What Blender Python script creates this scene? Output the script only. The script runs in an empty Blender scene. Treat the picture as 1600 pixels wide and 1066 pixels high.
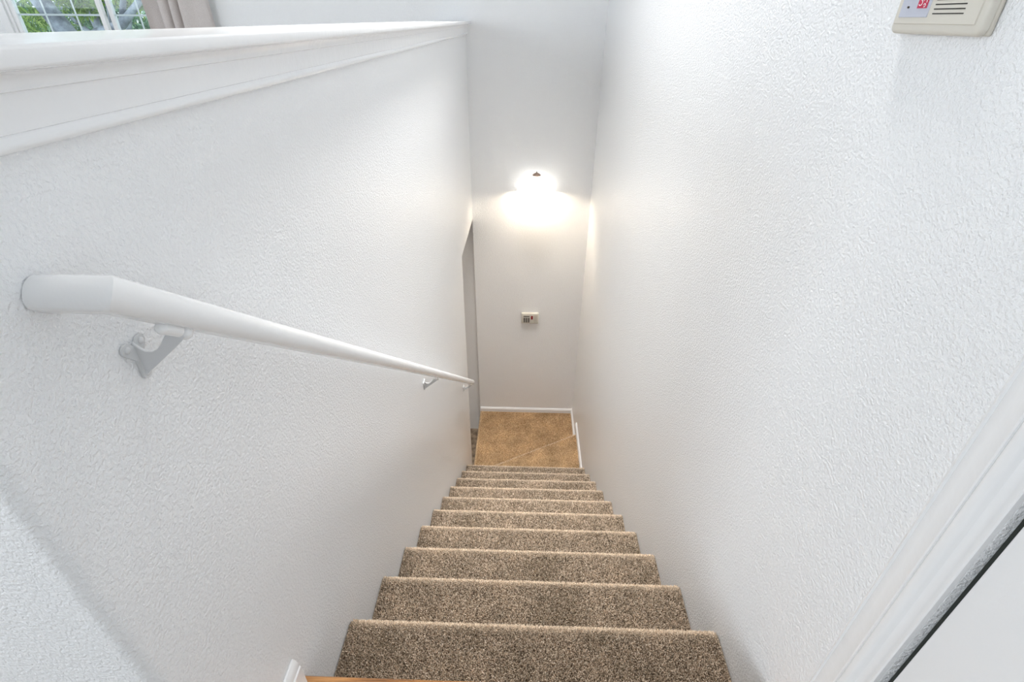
import bpy, bmesh, math, random
from mathutils import Vector, Matrix, noise
random.seed(7)
sc = bpy.context.scene
col = sc.collection
# ------------------------------------------------------------------ camera
F_PX, PITCH, YAW, ROLL = 794.885, 0.566209, -0.026027, 0.006962
CAM = Vector((-0.03788, -0.48829, 1.10418))
cy, sy, cp, sp = math.cos(YAW), math.sin(YAW), math.cos(PITCH), math.sin(PITCH)
fw = Vector((sy*cp, cy*cp, -sp)); rt = Vector((cy, -sy, 0)); up = rt.cross(fw)
r2 = math.cos(ROLL)*rt + math.sin(ROLL)*up
u2 = -math.sin(ROLL)*rt + math.cos(ROLL)*up
cd = bpy.data.cameras.new('camera'); cam = bpy.data.objects.new('camera', cd); col.objects.link(cam)
cd.sensor_width = 36.0; cd.lens = F_PX/1600*36.0; cd.clip_start = 0.01; cd.clip_end = 200
cam.matrix_world = Matrix(((r2.x, u2.x, -fw.x, CAM.x), (r2.y, u2.y, -fw.y, CAM.y), (r2.z, u2.z, -fw.z, CAM.z), (0, 0, 0, 1)))
sc.camera = cam
# ------------------------------------------------------------------ world, lights, exposure
w = bpy.data.worlds.new('sky'); sc.world = w; w.use_nodes = True
bg = w.node_tree.nodes['Background']
bg.inputs[0].default_value = (0.82, 0.91, 1.0, 1); bg.inputs[1].default_value = 1.0
sc.view_settings.view_transform = 'Standard'; sc.view_settings.look = 'None'
sc.cycles.max_bounces = 16; sc.cycles.diffuse_bounces = 12
sc.view_settings.exposure = 0.75; sc.view_settings.gamma = 1.0; sc.view_settings.use_curve_mapping = False

def area(name, loc, target, sx, sy_, power, color):
    l = bpy.data.lights.new(name, 'AREA'); l.shape = 'RECTANGLE'; l.size = sx; l.size_y = sy_
    l.energy = power; l.color = color
    o = bpy.data.objects.new(name, l); col.objects.link(o); o.location = loc
    o.rotation_euler = (Vector(target)-Vector(loc)).to_track_quat('-Z', 'Y').to_euler()
    return o
# daylight of the living room's large windows (left and behind the viewer)
area('daylight_left_windows', (-4.2, 1.4, 1.75), (0, 1.4, 1.2), 2.6, 1.2, 11, (0.84, 0.92, 1.0))
area('daylight_rear_left_windows', (-3.5, -2.85, 1.4), (0, -.5, .8), 1.8, 1.5, 66, (0.86, 0.93, 1.0))
hl = area('stairwell_fill', (0.0, 1.6, 4.16), (0.0, 1.45, -1.2), 0.5, 0.8, 21, (1.0, 0.985, 0.96)); hl.data.spread = 0.95  # unseen overhead fill, added to brighten the stairwell
area('lower_room_fill', (-1.4, 2.6, -0.3), (-1.4, 2.6, -2.5), 0.5, 0.5, 4.5, (1.0, 0.88, 0.76))  # added warm fill to lift the wall behind the doorway
# the bulb of the wall sconce
bl = bpy.data.lights.new('sconce_bulb', 'POINT'); bl.energy = 3.6; bl.color = (1.0, 0.82, 0.62); bl.shadow_soft_size = 0.03
bo = bpy.data.objects.new('sconce_bulb', bl); col.objects.link(bo)

# ------------------------------------------------------------------ main dimensions
W2 = 0.46                       # half the stair width
D = 3.423                       # far wall
H, RUN, OFF = 0.184454, 0.236292, -0.02598
ZL = -2.2135                    # landing
ZF = -2.53                      # lower floor
CEIL = 4.2
CAPZ = 1.085
def ny(k): return k*RUN+OFF
bo.location = (0.036, D-0.075, 0.03)

# ------------------------------------------------------------------ materials
def mat(name, base=(.8, .8, .8), rough=.5, spec=.5, metal=0.0):
    m = bpy.data.materials.new(name); m.use_nodes = True
    b = m.node_tree.nodes['Principled BSDF']
    b.inputs['Base Color'].default_value = (*base, 1); b.inputs['Roughness'].default_value = rough
    b.inputs['Specular IOR Level'].default_value = spec; b.inputs['Metallic'].default_value = metal
    return m
def nd(m, t, **kw):
    n = m.node_tree.nodes.new(t)
    for k, v in kw.items():
        if k in n.inputs.keys(): n.inputs[k].default_value = v
        else: setattr(n, k, v)
    return n
def lk(m, a, b): m.node_tree.links.new(a, b)
def coords(m): return nd(m, 'ShaderNodeTexCoord').outputs['Object']
def ramp(m, fac, stops):
    r = nd(m, 'ShaderNodeValToRGB'); e = r.color_ramp.elements
    while len(e) > 1: e.remove(e[0])
    e[0].position = stops[0][0]; e[0].color = (*stops[0][1], 1)
    for p_, c in stops[1:]:
        q = e.new(p_); q.color = (*c, 1)
    lk(m, fac, r.inputs[0]); return r.outputs[0]
def bump(m, h, dist, strength=1.0, normal=None):
    b = nd(m, 'ShaderNodeBump'); b.inputs['Distance'].default_value = dist; b.inputs['Strength'].default_value = strength
    lk(m, h, b.inputs['Height'])
    if normal is not None: lk(m, normal, b.inputs['Normal'])
    return b.outputs[0]
def bsdf(m): return m.node_tree.nodes['Principled BSDF']

def paint_mat(name, base, rough, dist, scale=120.0):
    m = mat(name, base, rough, .5)
    c = coords(m)
    n1 = nd(m, 'ShaderNodeTexNoise'); n1.inputs['Scale'].default_value = scale; n1.inputs['Detail'].default_value = 3.0; n1.inputs['Roughness'].default_value = .55
    lk(m, c, n1.inputs['Vector'])
    pk = ramp(m, n1.outputs[0], [(0.38, (0, 0, 0)), (0.62, (1, 1, 1))])
    lk(m, bump(m, pk, dist), bsdf(m).inputs['Normal'])
    return m
M = {}
M['wall'] = paint_mat('textured_wall_paint', (.885, .895, .905), .31, .0008, 205); bsdf(M['wall']).inputs['Specular IOR Level'].default_value = .6
M['smooth'] = paint_mat('smooth_white_paint', (.86, .865, .87), .32, .00012, 60)
M['trim'] = paint_mat('white_trim_enamel', (.86, .865, .87), .22, .00015, 45)
M['ceiling'] = mat('ceiling_paint', (.88, .88, .88), .9)
M['lowfloor'] = mat('lower_floor_tile', (.16, .12, .08), .6)
c = coords(M['lowfloor']); n = nd(M['lowfloor'], 'ShaderNodeTexNoise'); n.inputs['Scale'].default_value = 25; n.inputs['Detail'].default_value = 6
lk(M['lowfloor'], c, n.inputs['Vector'])
lk(M['lowfloor'], ramp(M['lowfloor'], n.outputs[0], [(.35, (.10, .07, .045)), (.65, (.30, .23, .16))]), bsdf(M['lowfloor']).inputs['Base Color'])

# carpet: twisted cut pile in mixed browns
def carpet_mat(name='brown_cut_pile_carpet', tan=0):
    m = mat(name, (.3, .23, .16), .95, .15)
    c = coords(m)
    v = nd(m, 'ShaderNodeTexNoise'); v.inputs['Scale'].default_value = 330; v.inputs['Detail'].default_value = 2
    lk(m, c, v.inputs['Vector'])
    big = nd(m, 'ShaderNodeTexNoise'); big.inputs['Scale'].default_value = 7; big.inputs['Detail'].default_value = 4
    lk(m, c, big.inputs['Vector'])
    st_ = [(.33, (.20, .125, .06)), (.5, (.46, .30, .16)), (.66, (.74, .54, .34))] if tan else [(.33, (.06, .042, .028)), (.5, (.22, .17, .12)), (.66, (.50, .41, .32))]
    fine = ramp(m, v.outputs[0], st_)
    tone = ramp(m, big.outputs[0], [(.34, (.72, .70, .64)), (.5, (.95, .95, .93)), (.66, (1.15, 1.13, 1.08))])
    mx = nd(m, 'ShaderNodeMix'); mx.data_type = 'RGBA'; mx.blend_type = 'MULTIPLY'; mx.inputs[0].default_value = 1
    lk(m, fine, mx.inputs[6]); lk(m, tone, mx.inputs[7]); lk(m, mx.outputs[2], bsdf(m).inputs['Base Color'])
    lk(m, bump(m, v.outputs[0], .004), bsdf(m).inputs['Normal'])
    bsdf(m).inputs['Sheen Weight'].default_value = .2
    return m
M['carpet'] = carpet_mat(); M['tan_carpet'] = carpet_mat('tan_cut_pile_carpet', 1)
def tuft_mat(name='carpet_yarn', tan=0):
    m = mat(name, (.3, .23, .16), .9, .15)
    g = nd(m, 'ShaderNodeNewGeometry')
    c = coords(m)
    big = nd(m, 'ShaderNodeTexNoise'); big.inputs['Scale'].default_value = 7; big.inputs['Detail'].default_value = 4
    lk(m, c, big.inputs['Vector'])
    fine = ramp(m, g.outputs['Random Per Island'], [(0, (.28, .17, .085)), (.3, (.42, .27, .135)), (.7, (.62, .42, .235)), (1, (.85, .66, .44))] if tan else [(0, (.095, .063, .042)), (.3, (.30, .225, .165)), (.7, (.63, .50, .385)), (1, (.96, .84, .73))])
    tone = ramp(m, big.outputs[0], [(.3, (.80, .78, .74)), (.7, (1.1, 1.08, 1.05))])
    mx = nd(m, 'ShaderNodeMix'); mx.data_type = 'RGBA'; mx.blend_type = 'MULTIPLY'; mx.inputs[0].default_value = 1
    lk(m, fine, mx.inputs[6]); lk(m, tone, mx.inputs[7])
    # light catching the nosing edges, put into the yarn colour as a paler tone
    wa = nd(m, 'ShaderNodeAttribute'); wa.attribute_name = 'edge_light'
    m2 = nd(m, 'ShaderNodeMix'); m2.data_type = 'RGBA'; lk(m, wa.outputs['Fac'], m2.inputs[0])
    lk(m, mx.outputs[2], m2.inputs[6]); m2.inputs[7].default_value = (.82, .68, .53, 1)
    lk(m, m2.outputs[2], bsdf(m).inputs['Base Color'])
    return m
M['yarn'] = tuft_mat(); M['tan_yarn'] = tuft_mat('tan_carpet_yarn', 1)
def wood_mat():
    m = mat('honey_oak_floor', (.5, .27, .1), .35)
    c = coords(m); mp = nd(m, 'ShaderNodeMapping'); mp.inputs['Scale'].default_value = (3, 60, 60); lk(m, c, mp.inputs[0])
    n = nd(m, 'ShaderNodeTexNoise'); n.inputs['Scale'].default_value = 1.6; n.inputs['Detail'].default_value = 5; lk(m, mp.outputs[0], n.inputs['Vector'])
    lk(m, ramp(m, n.outputs[0], [(.35, (.13, .05, .018)), (.5, (.42, .19, .06)), (.68, (.70, .40, .16))]), bsdf(m).inputs['Base Color'])
    return m
M['wood'] = wood_mat()
M['pale_floor'] = mat('pale_oak_boards', (.36, .31, .26), .45)
M['beige'] = mat('aged_beige_plastic', (.66, .63, .56), .45)
M['beige2'] = mat('beige_plastic_frame', (.58, .55, .48), .45)
M['grey_panel'] = mat('blue_grey_label', (.52, .54, .62), .5)
M['red'] = mat('crimson_sticker', (.55, .015, .07), .4)
M['redled'] = mat('dark_red_window', (.25, .01, .015), .3)
M['white'] = mat('white_print', (.85, .8, .82), .5)
M['dark'] = mat('dark_slot', (.02, .018, .015), .8)
M['key'] = mat('dark_brown_keys', (.045, .03, .02), .5)
M['bronze'] = mat('brushed_nickel', (.35, .25, .20), .45, .5, .6)
M['painted_metal'] = mat('painted_metal', (.66, .67, .68), .32)
M['gap'] = mat('shadow_gap', (.03, .035, .03), .9)
m = mat('frosted_lit_glass', (.95, .95, .93), .4); M['shade'] = m
bsdf(m).inputs['Emission Color'].default_value = (1.0, .95, .86, 1); bsdf(m).inputs['Emission Strength'].default_value = 1.1
m = bpy.data.materials.new('window_glass'); m.use_nodes = True; M['glass'] = m
nt = m.node_tree; nt.nodes.clear()
o_ = nt.nodes.new('ShaderNodeOutputMaterial'); mxs = nt.nodes.new('ShaderNodeMixShader'); tr = nt.nodes.new('ShaderNodeBsdfTransparent'); gl = nt.nodes.new('ShaderNodeBsdfGlossy')
gl.inputs['Roughness'].default_value = .02; tr.inputs[0].default_value = (.93, .97, .98, 1); mxs.inputs[0].default_value = .06
nt.links.new(tr.outputs[0], mxs.inputs[1]); nt.links.new(gl.outputs[0], mxs.inputs[2]); nt.links.new(mxs.outputs[0], o_.inputs[0])
def cloth_mat():
    m = mat('taupe_linen', (.56, .50, .47), .9)
    c = coords(m); mp = nd(m, 'ShaderNodeMapping'); mp.inputs['Scale'].default_value = (400, 400, 400); lk(m, c, mp.inputs[0])
    n = nd(m, 'ShaderNodeTexNoise'); n.inputs['Scale'].default_value = 1; lk(m, mp.outputs[0], n.inputs['Vector'])
    lk(m, ramp(m, n.outputs[0], [(.3, (.53, .48, .46)), (.7, (.68, .64, .62))]), bsdf(m).inputs['Base Color'])
    return m
M['curtain'] = cloth_mat()
def leaf_mat(name, a, b, c3):
    m = mat(name, a, .55, .3); g = nd(m, 'ShaderNodeNewGeometry')
    lk(m, ramp(m, g.outputs['Random Per Island'], [(0, a), (.5, b), (1, c3)]), bsdf(m).inputs['Base Color'])
    return m
M['leaf'] = leaf_mat('bright_green_leaves', (.10, .22, .04), (.28, .45, .08), (.55, .66, .22))
M['leaf2'] = leaf_mat('blue_green_leaves', (.06, .16, .09), (.14, .30, .16), (.42, .58, .40))
M['bark'] = mat('grey_bark', (.22, .23, .25), .9)
c = coords(M['bark']); n = nd(M['bark'], 'ShaderNodeTexNoise'); n.inputs['Scale'].default_value = 12; n.inputs['Detail'].default_value = 6; lk(M['bark'], c, n.inputs['Vector'])
lk(M['bark'], ramp(M['bark'], n.outputs[0], [(.3, (.08, .09, .11)), (.7, (.38, .42, .47))]), bsdf(M['bark']).inputs['Base Color'])
M['lawn'] = mat('lawn', (.12, .22, .06), .9)

# ------------------------------------------------------------------ helpers
def link(name, bm, m, parent=None, smooth=True, angle=40):
    me = bpy.data.meshes.new(name); bmesh.ops.recalc_face_normals(bm, faces=bm.faces)
    if smooth:
        for f in bm.faces: f.smooth = True
        for e in bm.edges:
            if len(e.link_faces) == 2 and e.calc_face_angle(0) > math.radians(angle): e.smooth = False
    bm.to_mesh(me); bm.free(); me.materials.append(m)
    o = bpy.data.objects.new(name, me); col.objects.link(o)
    if parent is not None: o.parent = parent
    return o
def empty(name, loc, label, cat, group=None):
    o = bpy.data.objects.new(name, None); o.empty_display_size = .05; col.objects.link(o); o.location = loc
    tag(o, label, cat, group); return o
def tag(o, label, cat, group=None):
    o['label'] = label; o['category'] = cat
    if group: o['group'] = group
    return o
def struct(o): o['kind'] = 'structure'; return o
def box(bm, a, b):
    vs = [bm.verts.new((x, y, z)) for x in (a[0], b[0]) for y in (a[1], b[1]) for z in (a[2], b[2])]
    for f in ((0, 1, 3, 2), (4, 6, 7, 5), (0, 4, 5, 1), (2, 3, 7, 6), (0, 2, 6, 4), (1, 5, 7, 3)): bm.faces.new([vs[i] for i in f])
    return vs
def bevel_all(bm, off, seg=2, sel=None):
    bmesh.ops.recalc_face_normals(bm, faces=bm.faces)
    es = [e for e in bm.edges if (sel(e) if sel else True)]
    bmesh.ops.bevel(bm, geom=es, offset=off, segments=seg, profile=.5, affect='EDGES', clamp_overlap=True)
def bbox(a, b, bev=0, seg=2, origin=(0, 0, 0)):
    bm = bmesh.new(); o = Vector(origin)
    box(bm, Vector(a)-o, Vector(b)-o)
    if bev: bevel_all(bm, bev, seg)
    return bm
def extrude_prof(pts, axis, a, b, cap=True):
    """pts: 2D closed outline; axis 0/1/2 is the extrusion axis from a to b; the 2D coords fill the other axes in order"""
    bm = bmesh.new()
    def P(p_, t):
        q = [0, 0, 0]; o = [i for i in range(3) if i != axis]; q[axis] = t; q[o[0]] = p_[0]; q[o[1]] = p_[1]; return q
    A = [bm.verts.new(P(p_, a)) for p_ in pts]; B = [bm.verts.new(P(p_, b)) for p_ in pts]
    n_ = len(pts)
    for i in range(n_): bm.faces.new((A[i], A[(i+1) % n_], B[(i+1) % n_], B[i]))
    if cap: bm.faces.new(A[::-1]); bm.faces.new(B)
    return bm
def cyl(bm, p0, p1, r0, r1=None, seg=16, caps=True):
    r1 = r0 if r1 is None else r1
    p0, p1 = Vector(p0), Vector(p1); d = (p1-p0).normalized()
    a = d.orthogonal().normalized(); b = d.cross(a)
    R0 = [bm.verts.new(p0+(a*math.cos(t)+b*math.sin(t))*r0) for t in [2*math.pi*i/seg for i in range(seg)]]
    R1 = [bm.verts.new(p1+(a*math.cos(t)+b*math.sin(t))*r1) for t in [2*math.pi*i/seg for i in range(seg)]]
    for i in range(seg): bm.faces.new((R0[i], R0[(i+1) % seg], R1[(i+1) % seg], R1[i]))
    if caps: bm.faces.new(R0[::-1]); bm.faces.new(R1)
def ball(bm, c, r, seg=14, sc_=(1, 1, 1)):
    g = bmesh.ops.create_uvsphere(bm, u_segments=seg, v_segments=seg//2+2, radius=r)
    for v in g['verts']: v.co = Vector((v.co.x*sc_[0], v.co.y*sc_[1], v.co.z*sc_[2]))+Vector(c)
def lathe(prof, origin, seg=48, a0=0, a1=2*math.pi):
    bm = bmesh.new(); rings = []
    full = abs(a1-a0-2*math.pi) < 1e-6
    for r, z in prof:
        rings.append([bm.verts.new((origin[0]+r*math.cos(a0+(a1-a0)*i/seg), origin[1]+r*math.sin(a0+(a1-a0)*i/seg), origin[2]+z)) for i in range(seg if full else seg+1)])
    for q in range(len(rings)-1):
        A, B = rings[q], rings[q+1]; nn = len(A)
        for i in range(nn if full else nn-1): bm.faces.new((A[i], A[(i+1) % nn], B[(i+1) % nn], B[i]))
    bmesh.ops.remove_doubles(bm, verts=bm.verts, dist=1e-6)
    return bm

# ================================================================== SETTING
# --- left half wall beside the stairs (doorway at its foot), rounded corner at the near end
LT = 0.20
def left_wall():
    Y0 = -0.214
    out = [(Y0, -2.6), (Y0, CAPZ-.025), (D, CAPZ-.025), (D, -0.25), (2.677, -0.25), (2.677, -2.6)]
    bm = extrude_prof(out, 0, -W2-LT, -W2)
    bmesh.ops.recalc_face_normals(bm, faces=bm.faces)
    es = [e for e in bm.edges if abs(e.verts[0].co.y-Y0) < 1e-5 and abs(e.verts[1].co.y-Y0) < 1e-5 and abs(e.verts[0].co.z-e.verts[1].co.z) > 1 and e.verts[0].co.x > -.5]
    bmesh.ops.bevel(bm, geom=es, offset=.018, segments=8, profile=.5, affect='EDGES')
    es = [e for e in bm.edges if all(abs(v.co.y-2.677) < 1e-5 for v in e.verts) and abs(e.verts[0].co.z-e.verts[1].co.z) > 1]
    es += [e for e in bm.edges if all(abs(v.co.z+.25) < 1e-5 for v in e.verts) and abs(e.verts[0].co.y-e.verts[1].co.y) > .3]
    bmesh.ops.bevel(bm, geom=es, offset=.004, segments=3, profile=.5, affect='EDGES')
    return struct(link('wall_left', bm, M['wall'], angle=30))
left_wall()
# --- right wall with the closet door opening close to the viewer
bm = bbox((W2, -.135, -2.6), (W2+.12, D+.08, CEIL)); struct(link('wall_right', bm, M['wall'], smooth=False))
bm = bmesh.new(); box(bm, (W2, -3.2, -.1), (W2+.12, -.96, CEIL)); box(bm, (W2, -.96, 2.05), (W2+.12, -.135, CEIL)); struct(link('wall_right_rear', bm, M['wall'], smooth=False))
# --- far wall: living-room window to the left, stairwell to the right
WX0, WX1, WZ0, WZ1 = -3.50, -2.18, .62, 2.05
bm = bmesh.new()
T = .08
box(bm, (-4.3, D, -.25), (WX0, D+T, CEIL)); box(bm, (WX0, D, -.25), (WX1, D+T, WZ0)); box(bm, (WX0, D, WZ1), (WX1, D+T, CEIL))
pts = [(WX1, -.25), (WX1, CEIL), (W2, CEIL), (W2, -2.6), (-W2, -2.6), (-W2, -.25)]
A = [bm.verts.new((x, D, z)) for x, z in pts]; B = [bm.verts.new((x, D+T-.003, z)) for x, z in pts]
bm.faces.new(A); bm.faces.new(B[::-1])
for i in range(6): bm.faces.new((A[i], B[i], B[(i+1) % 6], A[(i+1) % 6]))
bmesh.ops.recalc_face_normals(bm, faces=bm.faces)
es = [e for e in bm.edges if all(abs(v.co.x+W2) < 1e-5 and abs(v.co.y-D) < 1e-5 for v in e.verts)]
bmesh.ops.bevel(bm, geom=es, offset=.012, segments=4, profile=.5, affect='EDGES')
struct(link('wall_far', bm, M['wall'], angle=30))
# --- lower room glimpsed through the doorway
struct(link('wall_lower_far', bbox((-2.3, D+T, -2.6), (-W2+.3, D+T+.1, -.25)), M['wall'], smooth=False))
struct(link('wall_lower_left', bbox((-2.4, .6, -2.6), (-2.3, D+T+.1, -.25)), M['wall'], smooth=False))
struct(link('wall_lower_rear', bbox((-2.3, .5, -2.6), (-W2-LT, .6, -.25)), M['wall'], smooth=False))
struct(link('floor_lower', bbox((-2.3, .6, ZF-.06), (-W2+.005, D+T, ZF)), M['lowfloor'], smooth=False))
struct(link('shade_strip', bbox((-W2-.030, 2.68, ZF), (-W2+.004, D-.002, ZF+.004)), M['gap'], smooth=False))  # dark strip standing in for the shade beside the landing edge
# --- upper floors and ceiling
struct(link('floor_living_room', bbox((-4.3, -.214, -.25), (-W2-LT, D, 0)), M['pale_floor'], smooth=False))
bm = bmesh.new(); box(bm, (-4.3, -3.2, -.2), (-W2-LT+.01, -.2145, 0)); box(bm, (-W2-LT+.0101, -3.2, -.2), (W2, -.045, 0)); struct(link('floor', bm, M['pale_floor'], smooth=False))
struct(link('ceiling', bbox((-4.3, -3.2, CEIL), (W2+.12, D+T, CEIL+.1)), M['ceiling'], smooth=False))
struct(link('wall_rear', bbox((-4.3, -3.3, -.2), (W2+.12, -3.2, CEIL)), M['wall'], smooth=False))
struct(link('wall_living_left', bbox((-4.4, -3.3, -.25), (-4.3, D+T, CEIL)), M['wall'], smooth=False))
# --- rounded hardwood nosing strip at the head of the stairs
pts = [(-.25, -.02)]
pts = [(-.12, .0005), (-.022, .0015)]
for i in range(7):
    a = math.pi/2-math.pi*i/6; pts.append((-.013+.011*math.cos(a), -.0095+.011*math.sin(a)))
pts += [(-.03, -.0205), (-.12, -.0205)]
bm = extrude_prof([(y, z) for y, z in pts], 0, -W2+.001, W2-.001)
struct(link('trim_1', bm, M['wood']))

# --- painted cap and mouldings of the half wall
def cap():
    r = empty('half_wall_cap', (-W2, 1.5, CAPZ), 'long glossy white painted wooden cap with stepped moulding on top of the left half wall', 'wall cap')
    y0, y1 = -.235-1.5, D-.001-1.5
    # board with eased edges
    def rb(x0, x1, z0, z1, rr):
        p_ = []
        for (cx, cz, a0) in ((x1-rr, z1-rr, 0), (x0+rr, z1-rr, 90), (x0+rr, z0+rr, 180), (x1-rr, z0+rr, 270)):
            for i in range(5):
                a = math.radians(a0+22.5*i); p_.append((cx+rr*math.cos(a), cz+rr*math.sin(a)))
        return p_
    link('cap_board', extrude_prof(rb(-LT-.005, .036, -.0165, 0, .0035), 1, y0, y1), M['trim'], r)
    # moulding: cove, flat, bead
    pr = [(.0008, -.0165), (.0285, -.0167)]
    for i in range(7):
        t = i/6; pr.append((.0285-.0115*math.sin(t*math.pi/2), -.0175-.0145*(1-math.cos(t*math.pi/2))))
    pr += [(.0135, -.0332), (.0128, -.036), (.0122, -.050), (.0125, -.0612), (.0108, -.0622)]
    for i in range(6):
        a = math.radians(60-30*i); pr.append((.0085+.0055*math.cos(a), -.0693+.0062*math.sin(a)))
    pr += [(.0008, -.0752)]
    link('moulding', extrude_prof(pr, 1, y0+.012, y1), M['trim'], r, angle=35)
cap()

# --- baseboards
def base_prof(h_, t_=.012):
    return [(0, 0), (t_, 0), (t_, h_*.70), (t_*.8, h_*.74), (t_*.85, h_*.80), (t_*.55, h_*.93), (t_*.3, h_), (0, h_)]
def baseboard(name, axis, wall, sign, a, b, z, h_):
    pr = [(wall+sign*(.0006+p_[0]), z+p_[1]) for p_ in base_prof(h_)]
    return struct(link(name, extrude_prof(pr, axis, a, b), M['trim'], angle=25))
baseboard('baseboard_left', 1, -W2, 1, -.195, -.016, .0015, .085)
baseboard('baseboard_far', 0, D, -1, -W2+.012, W2-.001, ZL, .050)
baseboard('baseboard_right', 1, W2, -1, 2.965, D-.013, ZL, .050)
baseboard('baseboard_right_upper', 1, W2, -1, 2.26, 3.0, ZL+H, .062)

# --- door casing and closet door on the right
pr = [(-.0635, 0), (-.0635, .0105), (-.0665, .0115), (-.0680, .0085), (-.0695, .0095), (-.080, .0105), (-.090, .0125), (-.0985, .0155), (-.1005, .0150), (-.1012, .0120)]
for i in range(8):
    a = math.pi*i/7; pr.append((-.1085+.007*math.cos(a), .0125+.0048*math.sin(a)))
pr += [(-.1175, .0085), (-.1215, .0062), (-.1260, .0062), (-.1290, .0080), (-.1330, .0080), (-.1345, .0065), (-.1345, 0)]
bm = extrude_prof([(W2-.0005-d_, y) for y, d_ in pr], 2, 0, 2.12)
struct(link('trim_2', bm, M['trim'], angle=32))
bm = bmesh.new(); box(bm, (W2+.012, -.150, 0), (W2+.11, -.1352, 2.04)); struct(link('trim_3', bm, M['gap'], smooth=False))  # jamb face coloured near-black for the shade in the door gap
d1 = struct(link('door_1', bbox((W2+.002, -.93, .008), (W2+.037, -.1455, 2.03), .002, 2), M['smooth'], smooth=False))

# ================================================================== STAIRS
st = empty('staircase', (0, 0, -H), 'brown carpeted staircase of straight steps going down between white walls', 'staircase')
def step(k):
    yb, yn, z = ny(k-1)-.021, ny(k), -k*H
    if k == 1: yb = -.03
    R_ = .017; pts = [(yb, z), (yn-R_-.03, z)]
    for i in range(9):
        a = math.pi/2-math.pi*i/8; pts.append((yn-R_+R_*math.cos(a), z-R_+R_*math.sin(a)))
    pts += [(yn-.021, z-2*R_), (yn-.021, z-H-.004), (yb, z-H-.004)]
    bm = extrude_prof(pts, 0, -W2+.0012, W2-.0012)
    for v in bm.verts: v.co -= Vector((0, 0, -H))
    return link('step', bm, M['carpet'], st, angle=50)
for k in range(1, 11): step(k)
# wedge-shaped winder tread
yA = ny(10)-.02
def slab(name, poly, z0, z1, rr):
    bm = bmesh.new(); A = [bm.verts.new((x, y, z1+H)) for x, y in poly]; B = [bm.verts.new((x, y, z0+H)) for x, y in poly]
    n_ = len(poly); bm.faces.new(A); bm.faces.new(B[::-1])
    for i in range(n_): bm.faces.new((A[i], B[i], B[(i+1) % n_], A[(i+1) % n_]))
    bmesh.ops.recalc_face_normals(bm, faces=bm.faces)
    es = [e for e in bm.edges if all(abs(v.co.z-z1-H) < 1e-6 for v in e.verts) and e.index >= -1 and sel_edge(e)]
    bmesh.ops.bevel(bm, geom=es, offset=rr, segments=5, profile=.5, affect='EDGES')
    return link(name, bm, M['tan_carpet'], st, angle=60)
sel_edge = lambda e: abs((e.verts[1].co-e.verts[0].co).normalized().x) > .3 and abs((e.verts[1].co-e.verts[0].co).normalized().y) > .3
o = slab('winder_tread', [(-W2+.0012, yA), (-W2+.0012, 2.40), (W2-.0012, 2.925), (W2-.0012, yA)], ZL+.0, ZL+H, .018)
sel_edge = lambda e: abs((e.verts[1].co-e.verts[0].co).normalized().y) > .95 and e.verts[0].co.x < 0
o = slab('landing', [(-W2+.008, 2.30), (-W2+.008, D-.001), (W2-.0012, D-.001), (W2-.0012, 2.30)], ZF-.02, ZL, .02)
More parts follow.
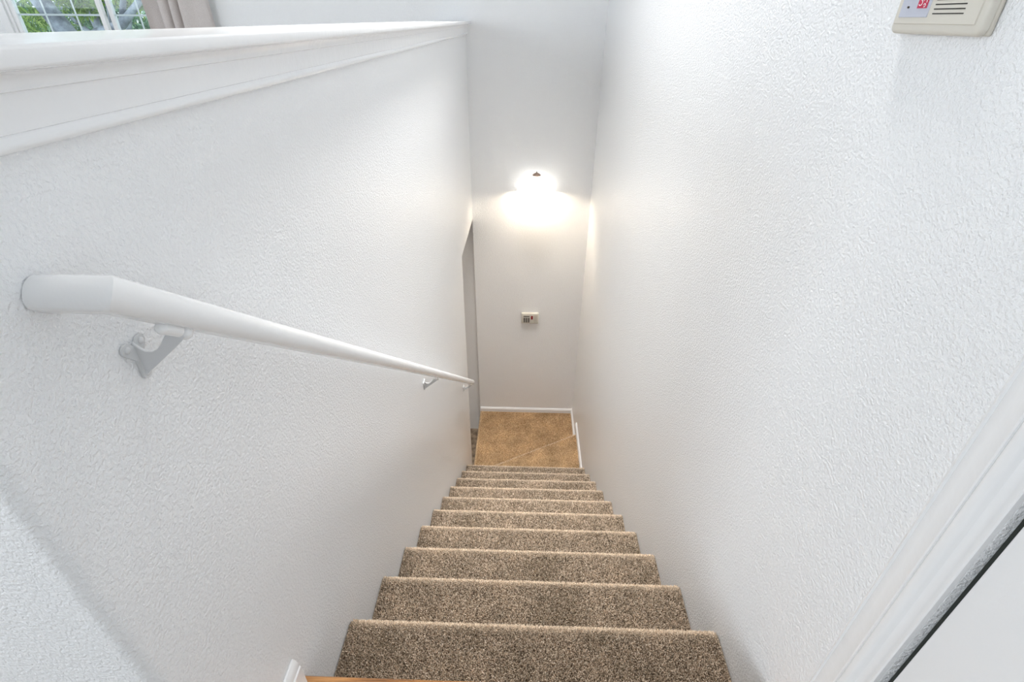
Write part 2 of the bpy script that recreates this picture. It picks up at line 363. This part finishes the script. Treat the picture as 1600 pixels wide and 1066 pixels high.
# cut pile on the four nearest treads, tuft by tuft: nobody could count it
def pile():
    verts, faces, edge_light = [], [], []
    rnd = random.Random(3)
    for k in range(1, 11):
        sp_ = .0033+.00038*(k-1); fat = sp_/.0034
        z = -k*H; yn = ny(k); yb = max(ny(k-1)-.02, -.02) if k > 1 else -.02
        R_ = .017; flat = yn-R_-yb; arc = math.pi*.75*R_
        nx_ = int((2*W2-.006)/sp_); ns = int((flat+arc)/sp_)
        for i in range(nx_):
            for j in range(ns):
                x = -W2+.004+(i+rnd.random()*.9)*sp_; s = (j+rnd.random()*.9)*sp_
                if s < flat: y, zz, nv = yb+s, z, (0, 1)
                else:
                    a = math.pi/2-(s-flat)/R_; nv = (math.cos(a), math.sin(a)); y = yn-R_+R_*nv[0]; zz = z-R_+R_*nv[1]
                if x > W2-.004: continue
                hgt = .0035+.003*rnd.random(); lx = (rnd.random()-.5)*.0045; lt = (rnd.random()-.5)*.0045
                wv = max(0.0, min(1.0, (s-(flat-.012))/.022))*(.75+.25*rnd.random()); edge_light.append(wv)
                tx = x+lx; ty = y+nv[0]*hgt-nv[1]*lt; tz = zz+nv[1]*hgt+nv[0]*lt
                a = rnd.random()*6.28; r = .0014*fat*(.8+.5*rnd.random()); b = len(verts)
                for q in range(3):
                    aa = a+q*2.094; cx_, cs = r*math.cos(aa), r*math.sin(aa)
                    verts.append((x+cx_, y-nv[1]*cs, zz+nv[0]*cs+H-.0006*nv[1]))
                for q in range(3):
                    aa = a+.7+q*2.094; cx_, cs = .62*r*math.cos(aa), .62*r*math.sin(aa)
                    tx_ = min(tx+cx_, W2-.0006); tx_ = max(tx_, -W2+.0006)
                    verts.append((tx_, ty-nv[1]*cs, tz+nv[0]*cs+H))
                for q in range(3): faces.append((b+q, b+(q+1) % 3, b+3+(q+1) % 3, b+3+q))
                faces.append((b+3, b+4, b+5))
    def finish(mm):
        me = bpy.data.meshes.new('carpet_pile'); me.from_pydata(verts, [], faces); me.materials.append(mm)
        at = me.attributes.new('edge_light', 'FLOAT', 'POINT'); at.data.foreach_set('value', [v for v in edge_light for _ in range(6)])
        o = bpy.data.objects.new('carpet_pile', me); col.objects.link(o); o.parent = st; o['kind'] = 'stuff'
    finish(M['yarn']); verts.clear(); faces.clear(); edge_light.clear()
    def tuft(x, y, zz, fat, wv=0.0):
        edge_light.append(wv)
        hgt = .0035+.003*rnd.random(); a = rnd.random()*6.28; r = .0014*fat*(.8+.5*rnd.random()); b = len(verts)
        tx = x+(rnd.random()-.5)*.005; ty = y+(rnd.random()-.5)*.005
        for q in range(3): verts.append((x+r*math.cos(a+q*2.094), y+r*math.sin(a+q*2.094), zz+H-.0006))
        for q in range(3): verts.append((tx+.62*r*math.cos(a+.7+q*2.094), ty+.62*r*math.sin(a+.7+q*2.094), zz+H+hgt))
        for q in range(3): faces.append((b+q, b+(q+1) % 3, b+3+(q+1) % 3, b+3+q))
        faces.append((b+3, b+4, b+5))
    sp_ = .0068; n_ = int(.9/sp_)
    for i in range(n_):
        for j in range(int(1.1/sp_)):
            x = -W2+.022+(i+rnd.random()*.9)*sp_; y = ny(10)-.015+(j+rnd.random()*.9)*sp_
            if x > W2-.018 or y > D-.018: continue
            yd = 2.40+(x+W2)*(2.925-2.40)/(2*W2)
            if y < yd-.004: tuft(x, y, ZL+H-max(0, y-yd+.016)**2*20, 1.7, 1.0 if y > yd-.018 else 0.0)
            elif y > yd+.012 and x > -W2+.03: tuft(x, y, ZL, 2)
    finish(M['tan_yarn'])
pile()

# ================================================================== HANDRAIL
RX = -.400
def zr(y): return .8974-.7915*(y+.1016)
def handrail():
    r = empty('handrail', (-W2, -.09, zr(-.09)), 'white painted wooden handrail sloping down the left wall on metal brackets', 'handrail')
    o0 = Vector(r.location)
    ya, yb = -.1035, 2.43
    P0, P1, P2 = Vector((-W2+.0012, ya, zr(ya)-.0015)), Vector((RX, ya, zr(ya)-.0015)), Vector((RX, yb, zr(yb)-.0015))
    d1_, d2_ = (P1-P0).normalized(), (P2-P1).normalized()
    upv = d2_.cross(Vector((-1, 0, 0))).normalized()
    if upv.z < 0: upv = -upv
    # section (side, up): rounded top and sides, flattened underside
    sec = []
    N = 32
    for i in range(N):
        a = 2*math.pi*i/N; s_, c_ = math.sin(a), math.cos(a)
        sx = math.copysign(abs(c_)**.85, c_)*.0185; sz = math.copysign(abs(s_)**.9, s_)*.0176
        if sz < -.0150: sz = -.0150-(abs(sz)-.0150)*.25
        sec.append((sx, sz))
    side1 = d1_.cross(upv).normalized(); side2 = d2_.cross(upv).normalized()
    if side2.x < 0: side2 = -side2
    # outer side of the turn: the rail's +x side continues as the return's -y side
    side1 = -d2_ ; side1 = (side1-d1_*side1.dot(d1_)).normalized()
    mit = (d1_+(-d2_)).normalized() ; nrm = (d1_-(-d2_)).normalized()   # miter plane contains mit and upv
    nrm = (d1_+d2_).normalized()
    bm = bmesh.new()
    def ring(fn): return [bm.verts.new(fn(a, b)-o0) for a, b in sec]
    R0 = ring(lambda a, b: P0+side1*a+upv*b)
    def m1(a, b):
        q = P0+side1*a+upv*b; t = (P1-q).dot(nrm)/d1_.dot(nrm); return q+d1_*t
    R1 = ring(m1)
    def m2(a, b):
        q = P2+side2*a+upv*b; t = (P1-q).dot(nrm)/d2_.dot(nrm); return q+d2_*t
    R1b = ring(m2)
    rings2 = [R1b]
    for i in range(1, 12):
        t = i/12; rings2.append(ring(lambda a, b: P1.lerp(P2, t)+side2*a+upv*b) if i > 0 else None)
    for e_, s_ in ((0, 1), (.006, .97), (.011, .85), (.014, .62), (.0155, .3)):
        rings2.append(ring(lambda a, b: P2+d2_*e_+side2*a*s_+upv*b*s_))
    def bridge(A, B):
        for i in range(N): bm.faces.new((A[i], A[(i+1) % N], B[(i+1) % N], B[i]))
    bridge(R0, R1)
    for A, B in zip(rings2, rings2[1:]): bridge(A, B)
    bm.faces.new(R0[::-1]); bm.faces.new(rings2[-1])
    link('rail', bm, M['trim'], r, angle=35)
    # brackets
    def bracket(y):
        c0 = Vector((-W2+.0008, y, zr(y)-.0572))
        loc = lambda x, yy, z: c0+Vector((x, yy, z))-o0
        # bracket body: triangular web from the wall plate to under the rail
        bm = bmesh.new()
        web = [(.002, -.027), (.002, .016), (.007, .0095), (.013, .0055), (.020, .0050), (.027, .0085), (.034, .0160), (.042, .0265), (.050, .0310), (.061, .0310), (.0625, .0235), (.050, .0125)]
        A = [bm.verts.new(loc(x, -.0016, z)) for x, z in web]; B = [bm.verts.new(loc(x, .0016, z)) for x, z in web]
        bm.faces.new(A); bm.faces.new(B[::-1])
        for i in range(len(web)): bm.faces.new((A[i], B[i], B[(i+1) % len(web)], A[(i+1) % len(web)]))
        bevel_all(bm, .0006, 1)
        b = link('bracket', bm, M['painted_metal'], r, smooth=False)
        # wall plate: three rounded lobes
        lobes = [(-.0115, .0125), (.0100, .0120), (.0010, -.0245)]
        bm = bmesh.new(); outl = []
        rr = .0068
        for i, (ly, lz) in enumerate(lobes):
            cen = math.atan2(lz, ly) if i < 2 else -math.pi/2
            for j in range(9):
                a = cen+math.radians(80-20*j)*1.0
                outl.append((ly+rr*math.cos(a), lz+rr*math.sin(a)))
            nx = lobes[(i+1) % 3]; cc = ((ly+nx[0])/2*.92, (lz+nx[1])/2*.92-(0.0 if i != 2 else 0)); outl.append(cc)
        # order: left lobe, right lobe, bottom lobe, clockwise
        A = [bm.verts.new(loc(0, a, b_)) for a, b_ in outl]; B = [bm.verts.new(loc(.0030, a, b_)) for a, b_ in outl]
        bm.faces.new(A); bm.faces.new(B[::-1])
        for i in range(len(outl)): bm.faces.new((A[i], B[i], B[(i+1) % len(outl)], A[(i+1) % len(outl)]))
        link('wall_plate', bm, M['painted_metal'], b, angle=50)
        for ly, lz in lobes:
            bm = bmesh.new(); ball(bm, loc(.0032, ly, lz), .0040, 14, (.6, 1, 1))
            for v in bm.verts: pass
            link('screw', bm, M['painted_metal'], b)
        # saddle tube under the rail, along its slope, with a domed end
        s0 = Vector((RX, y-.021, zr(y-.021)-.0262)); s1 = Vector((RX, y-.002, zr(y-.002)-.0262)); s2 = Vector((RX, y+.0065, zr(y+.0065)-.0265))
        bm = bmesh.new(); cyl(bm, s0-o0, s1-o0, .0066); ball(bm, s0-o0, .0066)
        link('saddle', bm, M['trim'], b)
        bm = bmesh.new(); ball(bm, s2-o0, .0078); link('saddle_bolt', bm, M['trim'], b)
    for y in (-.0405, 1.24, 2.395): bracket(y)
handrail()

# ================================================================== WALL SCONCE
def sconce():
    cx, cyy, zb = .036, D-.075, -.012
    r = empty('wall_sconce', (cx, D, zb), 'lit white bell-shaped wall sconce high on the far stairwell wall', 'wall lamp')
    prof = [(.150, 0), (.146, .006), (.128, .024), (.110, .050), (.094, .078), (.076, .104), (.056, .122), (.034, .132), (.012, .136)]
    inner = [(a-.004, b-.003) for a, b in prof[::-1]]; inner[-1] = (.146, .001)
    bm = lathe(prof+inner, (0, cyy-D, 0), 56)
    bmesh.ops.bisect_plane(bm, geom=bm.verts[:]+bm.edges[:]+bm.faces[:], plane_co=(0, -.0015, 0), plane_no=(0, 1, 0), clear_outer=True)
    link('lamp_shade', bm, M['shade'], r)
    bm = lathe([(.0, .152), (.010, .151), (.024, .144), (.033, .135), (.030, .131), (.0, .131)], (0, cyy-D, 0), 24)
    link('cap', bm, M['bronze'], r)
    bm = bmesh.new(); cyl(bm, (0, cyy-D, .148), (0, cyy-D, .156), .003); ball(bm, (0, cyy-D, .157), .0045)
    link('finial', bm, M['key'], r)
    link('mounting_plate', bbox((-.05, -.012, .03), (.05, -.0015, .10), .003), M['painted_metal'], r)
    bm = bmesh.new(); cyl(bm, (0, -.012, .07), (0, cyy-D, .09), .006); cyl(bm, (0, cyy-D, .06), (0, cyy-D, .133), .010)
    link('lamp_holder', bm, M['painted_metal'], r)
sconce()

# ================================================================== KEYPAD ON THE FAR WALL
def keypad():
    x0, x1, z0, z1 = -.058, .092, -1.178, -1.078
    r = empty('alarm_keypad', ((x0+x1)/2, D, z0), 'small beige alarm keypad with dark keys on the far wall below the sconce', 'keypad')
    ox = (x0+x1)/2; w_ = (x1-x0)/2; h_ = z1-z0; t = .030
    link('housing', bbox((-w_, -t, 0), (w_, -.001, h_), .004, 3), M['beige'], r)
    for i in range(3):
        for j in range(4):
            kx = -w_+.019+i*.0195; kz = .014+j*.0118
            link('key', bbox((kx, -t-.003, kz), (kx+.014, -t+.001, kz+.008), .001, 1), M['key'], r)
    link('display', bbox((-w_+.019, -t-.0008, .068), (-w_+.071, -t+.001, .076)), M['key'], r, smooth=False)
    link('indicator', bbox((.009, -t-.001, .043), (.026, -t+.001, .078)), M['redled'], r, smooth=False)
    link('label_panel', bbox((.034, -t-.0008, .020), (.062, -t+.001, .084)), M['beige2'], r, smooth=False)
    for x in (.010, .038): link('button', bbox((x, -t-.002, .012), (x+.016, -t+.001, .019), .001, 1), M['beige2'], r)
keypad()

# ================================================================== CHIME / ALARM BOX ON THE RIGHT WALL
def chime():
    y0, y1, z0, z1, t = .166, .326, 1.0895, 1.215, .016
    r = empty('alarm_sounder', (W2, (y0+y1)/2, z0), 'beige plastic alarm box with sound slots and a red sticker high on the right wall', 'alarm box')
    oy = (y0+y1)/2
    def face(y): return y-oy
    X = -t
    link('back_plate', bbox((-.006, y0-oy-.0015, .0005), (-.0006, y1-oy-.003, z1-z0-.001), .0025, 3), M['beige2'], r)
    bm = bbox((X, y0-oy, 0), (-.0062, y1-oy, z1-z0))
    bevel_all(bm, .009, 5, lambda e: abs((e.verts[1].co-e.verts[0].co).normalized().x) > .9)
    bmesh.ops.recalc_face_normals(bm, faces=bm.faces)
    fe = [e for e in bm.edges if all(abs(v.co.x-X) < 1e-6 for v in e.verts) and len(e.link_faces) == 2 and e.calc_face_angle(0) > .5]
    bmesh.ops.bevel(bm, geom=fe, offset=.005, segments=4, profile=.5, affect='EDGES')
    link('cover', bm, M['beige'], r)
    link('raised_panel', bbox((X-.0012, .1745-oy, 1.1003-z0), (X+.002, .3205-oy, 1.205-z0), .0008, 1), M['beige'], r)
    link('label_panel', bbox((X-.0020, .2575-oy, 1.1075-z0), (X, .3130-oy, 1.200-z0), .0004, 1), M['grey_panel'], r, smooth=False)
    s = link('sticker', bbox((X-.0026, .2625-oy, 1.1170-z0), (X-.0015, .2805-oy, 1.135-z0)), M['red'], r, smooth=False)
    # white curved marks on the sticker
    def arc(cy_, cz_, rr, a0, a1, nm='mark'):
        bm = bmesh.new(); L = []
        for i in range(11):
            a = math.radians(a0+(a1-a0)*i/10)
            L.append([bm.verts.new((X-.0029, cy_+q*math.cos(a), cz_+q*math.sin(a)*.9)) for q in (rr-.0006, rr+.0006)])
        for A, B in zip(L, L[1:]): bm.faces.new((A[0], A[1], B[1], B[0]))
        link(nm, bm, M['white'], s)
    cz = 1.1235-z0
    arc(.2680-oy, cz, .0032, 200, 20); arc(.2755-oy, cz-.001, .0030, 90, 330); arc(.2715-oy, cz+.004, .0040, 20, 170); arc(.2672-oy, cz-.0035, .0018, 0, 300)
    for k in range(7):
        z = 1.1112-z0+.0046*k
        link('slot', bbox((X-.0014, .1975-oy, z-.0006), (X+.002, .2495-oy, z+.0006)), M['dark'], r, smooth=False)
    for y, z in ((.2975, 1.1183), (.2930, 1.1285)):
        bm = bmesh.new(); cyl(bm, (X-.0035, y-oy, z-z0), (X-.001, y-oy, z-z0), .0012, seg=12); link('indicator_light', bm, M['key'], r)
chime()

# ================================================================== WINDOW AND CURTAIN
def window():
    r = empty('window_1', ((WX0+WX1)/2, D, WZ0), '', ''); del r['label']; del r['category']; struct(r)
    o0 = Vector(r.location)
    def add(name, boxes, m, bev=0, parent=r):
        bm = bmesh.new()
        for a, b in boxes: box(bm, Vector(a)-o0, Vector(b)-o0)
        if bev: bevel_all(bm, bev, 2)
        return link(name, bm, m, parent, smooth=False)
    f = .02
    add('window_frame', [((WX0, D+.0, WZ0), (WX0+f, D+.075, WZ1)), ((WX1-f, D, WZ0), (WX1, D+.075, WZ1)), ((WX0, D, WZ0), (WX1, D+.075, WZ0+f)), ((WX0, D, WZ1-f), (WX1, D+.075, WZ1))], M['trim'])
    def sash(x0, x1, y0, y1, mx):
        s = .028
        b = add('window_sash', [((x0, y0, WZ0+f), (x0+s, y1, WZ1-f)), ((x1-s, y0, WZ0+f), (x1, y1, WZ1-f)), ((x0, y0, WZ0+f), (x1, y1, WZ0+f+s)), ((x0, y0, WZ1-f-s), (x1, y1, WZ1-f))], M['smooth'])
        ym = (y0+y1)/2
        bars = [((x-.004, ym+.002, WZ0+f), (x+.004, ym+.008, WZ1-f)) for x in mx] + [((x0, ym+.0015, z-.0055), (x1, ym+.0085, z+.0055)) for z in (.845, 1.103, 1.361, 1.62, 1.87)]
        add('window_bars', bars, M['smooth'], 0, b)
        add('window_glass', [((x0+s, ym-.002, WZ0+f+s), (x1-s, ym+.001, WZ1-f-s))], M['glass'], 0, b)
    sash(WX0+f, -2.862, D+.010, D+.038, (-3.268, -3.062))
    sash(-2.845, WX1-f, D+.042, D+.070, (-2.652, -2.45))
    # inside casing
    c_ = .05
    add('window_casing', [((WX0-c_, D-.014, WZ0-c_), (WX0, D-.0005, WZ1+c_)), ((WX1, D-.014, WZ0-c_), (WX1+c_, D-.0005, WZ1+c_)), ((WX0, D-.014, WZ1), (WX1, D-.0005, WZ1+c_)), ((WX0, D-.03, WZ0-.02), (WX1, D-.0005, WZ0))], M['trim'])
window()
def curtain():
    # folded linen panel hanging beside the window
    key = [(-2.515, .075), (-2.497, .050), (-2.465, .035), (-2.430, .022), (-2.412, .055), (-2.400, .085), (-2.370, .075), (-2.345, .030), (-2.335, .082), (-2.310, .080), (-2.288, .035), (-2.272, .088), (-2.235, .090), (-2.190, .072), (-2.140, .068), (-2.108, .060), (-2.098, .040)]
    # smooth the plan curve
    def cr(p0, p1, p2, p3, t): return .5*((2*p1)+(-p0+p2)*t+(2*p0-5*p1+4*p2-p3)*t*t+(-p0+3*p1-3*p2+p3)*t**3)
    pl = []
    for i in range(len(key)-1):
        a, b, c, d = key[max(i-1, 0)], key[i], key[i+1], key[min(i+2, len(key)-1)]
        for j in range(5): t = j/5; pl.append((cr(a[0], b[0], c[0], d[0], t), cr(a[1], b[1], c[1], d[1], t)))
    pl.append(key[-1])
    bm = bmesh.new(); rows = []
    for q in range(13):
        z = .03+q*(2.10/12); s = 1+.10*(q/12-.5)
        rows.append([bm.verts.new((-2.3+(x+2.3)*1.0+.003*math.sin(q*1.3+x*20), D-.012-y*s, z)) for x, y in pl])
    for A, B in zip(rows, rows[1:]):
        for i in range(len(A)-1): bm.faces.new((A[i], A[i+1], B[i+1], B[i]))
    bmesh.ops.recalc_face_normals(bm, faces=bm.faces)
    bmesh.ops.solidify(bm, geom=bm.faces[:], thickness=.0025)
    o = link('curtain', bm, M['curtain'], angle=80)
    tag(o, 'taupe grey linen curtain hanging in folds at the right of the window', 'curtain')
    # its rod, above the frame
    bm = bmesh.new(); cyl(bm, (-3.7, D-.07, 2.20), (-2.0, D-.07, 2.20), .012); ball(bm, (-3.7, D-.07, 2.20), .02); ball(bm, (-2.0, D-.07, 2.20), .02)
    for x in (-3.62, -2.06): cyl(bm, (x, D-.07, 2.20), (x, D-.001, 2.20), .007)
    o = link('curtain_rod', bm, M['bronze']); tag(o, 'metal curtain rod above the window', 'curtain rod')
curtain()

# ================================================================== GARDEN OUTSIDE
GZ = -2.8
struct(link('ground', bbox((-14, D+.7, GZ-.1), (5, 22, GZ)), M['lawn'], smooth=False))
def leaves(bm, blobs, n_, size, rnd):
    for _ in range(n_):
        c_, rad = rnd.choice(blobs)
        d = Vector((rnd.gauss(0, 1), rnd.gauss(0, 1), rnd.gauss(0, 1))).normalized()*(rad*(.45+.6*rnd.random()))
        p_ = Vector(c_)+d; s = size*(.6+.8*rnd.random())
        M3 = Matrix.Rotation(rnd.random()*6.28, 3, 'Z') @ Matrix.Rotation((rnd.random()-.5)*2.4, 3, 'X')
        q = [Vector((0, -s, 0)), Vector((.42*s, -.2*s, .12*s)), Vector((.28*s, .5*s, .10*s)), Vector((0, s, -.1*s)), Vector((-.28*s, .5*s, .10*s)), Vector((-.42*s, -.2*s, .12*s))]
        vs = [bm.verts.new(p_+M3 @ v) for v in q]
        bm.faces.new((vs[0], vs[1], vs[2], vs[3])); bm.faces.new((vs[0], vs[3], vs[4], vs[5]))
def limb(bm, pts):
    for (a, ra), (b, rb) in zip(pts, pts[1:]): cyl(bm, a, b, ra, rb, 12); ball(bm, b, rb, 12)
def tree(name, base, limbs, blobs, n_, size, lm, label, seed, group=None):
    r = empty(name, base, label, 'tree', group); o0 = Vector(base)
    bm = bmesh.new()
    for L in limbs: limb(bm, [(Vector(p_)-o0, q) for p_, q in L])
    link('trunk', bm, M['bark'], r)
    bm = bmesh.new(); leaves(bm, [(Vector(c_)-o0, q) for c_, q in blobs], n_, size, random.Random(seed))
    link('foliage', bm, lm, r, smooth=False)
    return r
# crooked grey tree just outside the left pane
tree('garden_tree', (-4.9, 5.9, GZ), [
    [((-4.9, 5.9, GZ), .14), ((-4.95, 5.9, -.6), .12), ((-5.05, 5.9, .8), .10), ((-5.45, 5.95, 1.5), .08), ((-5.9, 6.0, 2.2), .05)],
    [((-5.05, 5.9, .62), .085), ((-4.75, 5.85, .92), .06), ((-4.40, 5.8, 1.02), .045), ((-4.1, 5.8, 1.25), .03), ((-3.9, 5.8, 1.6), .02)],
    [((-4.40, 5.8, 1.02), .035), ((-4.28, 5.85, 1.35), .025), ((-4.4, 5.9, 1.8), .015)]],
    [((-5.5, 6.3, 1.2), .35), ((-5.75, 6.4, .95), .3), ((-5.15, 6.35, 1.25), .2), ((-4.75, 6.3, 1.45), .32), ((-4.35, 6.2, 1.45), .26), ((-5.6, 6.4, 1.9), .5), ((-4.0, 6.3, 1.25), .30), ((-3.9, 6.1, .85), .22), ((-4.7, 6.5, 1.25), .14), ((-4.9, 6.4, 2.3), .7), ((-4.2, 6.3, 2.0), .5)],
    5200, .035, M['leaf'], 'grey-barked garden tree with bright green leaves behind the left window pane', 5)
tree('garden_tree.001', (-5.75, 7.6, GZ), [
    [((-5.75, 7.6, GZ), .12), ((-5.80, 7.6, -.5), .1), ((-5.95, 7.6, .6), .07), ((-6.05, 7.6, 1.3), .045), ((-6.30, 7.6, 2.2), .02)],
    [((-5.90, 7.6, .3), .05), ((-5.55, 7.6, 1.0), .035), ((-5.30, 7.6, 1.6), .02)],
    [((-5.90, 7.6, .5), .04), ((-5.78, 7.6, 1.1), .025), ((-5.70, 7.6, 1.8), .015)],
    [((-5.95, 7.6, .7), .04), ((-6.35, 7.6, 1.1), .025), ((-6.70, 7.6, 1.6), .015)]],
    [((-5.90, 7.9, 1.75), .45), ((-5.30, 7.8, 1.5), .35), ((-6.60, 7.9, 1.5), .35), ((-6.20, 8.0, 2.3), .7), ((-6.20, 7.9, 1.2), .3), ((-5.50, 7.9, .7), .3)],
    5200, .04, M['leaf2'], 'slender forked tree with blue-green leaves behind the right window pane', 9)
def shrub(base, blobs, n_, size, lm, label, seed):
    o = None; bm = bmesh.new(); o0 = Vector(base); leaves(bm, [(Vector(c_)-o0, q) for c_, q in blobs], n_, size, random.Random(seed))
    r = empty('tall_shrub', base, label, 'shrub')
    link('foliage', bm, lm, r, smooth=False)
    bm = bmesh.new()
    for c_, q in blobs: cyl(bm, (0, 0, 0), Vector(c_)-o0, .05, .02, 8)
    link('stems', bm, M['bark'], r)
def hedge(base, x0, y, n_, rad, seed, count, size, lm, label):
    rr = random.Random(seed)
    blobs = [((x0+i*rad*.95, y+.4*rr.random(), .2+1.3*rr.random()), rad) for i in range(n_)] + [((x0+i*rad*.95, y+.3, -.9), rad*1.1) for i in range(n_)]
    shrub(base, blobs, count, size, lm, label, seed)
hedge((-8.0, 10, GZ), -9.9, 10, 6, .75, 21, 12000, .05, M['leaf2'], 'dark bushy shrub far behind both window panes')
hedge((-11.5, 14, GZ), -13.8, 14, 7, .95, 22, 11000, .07, M['leaf'], 'light green bushy shrub, the farthest one behind the window')
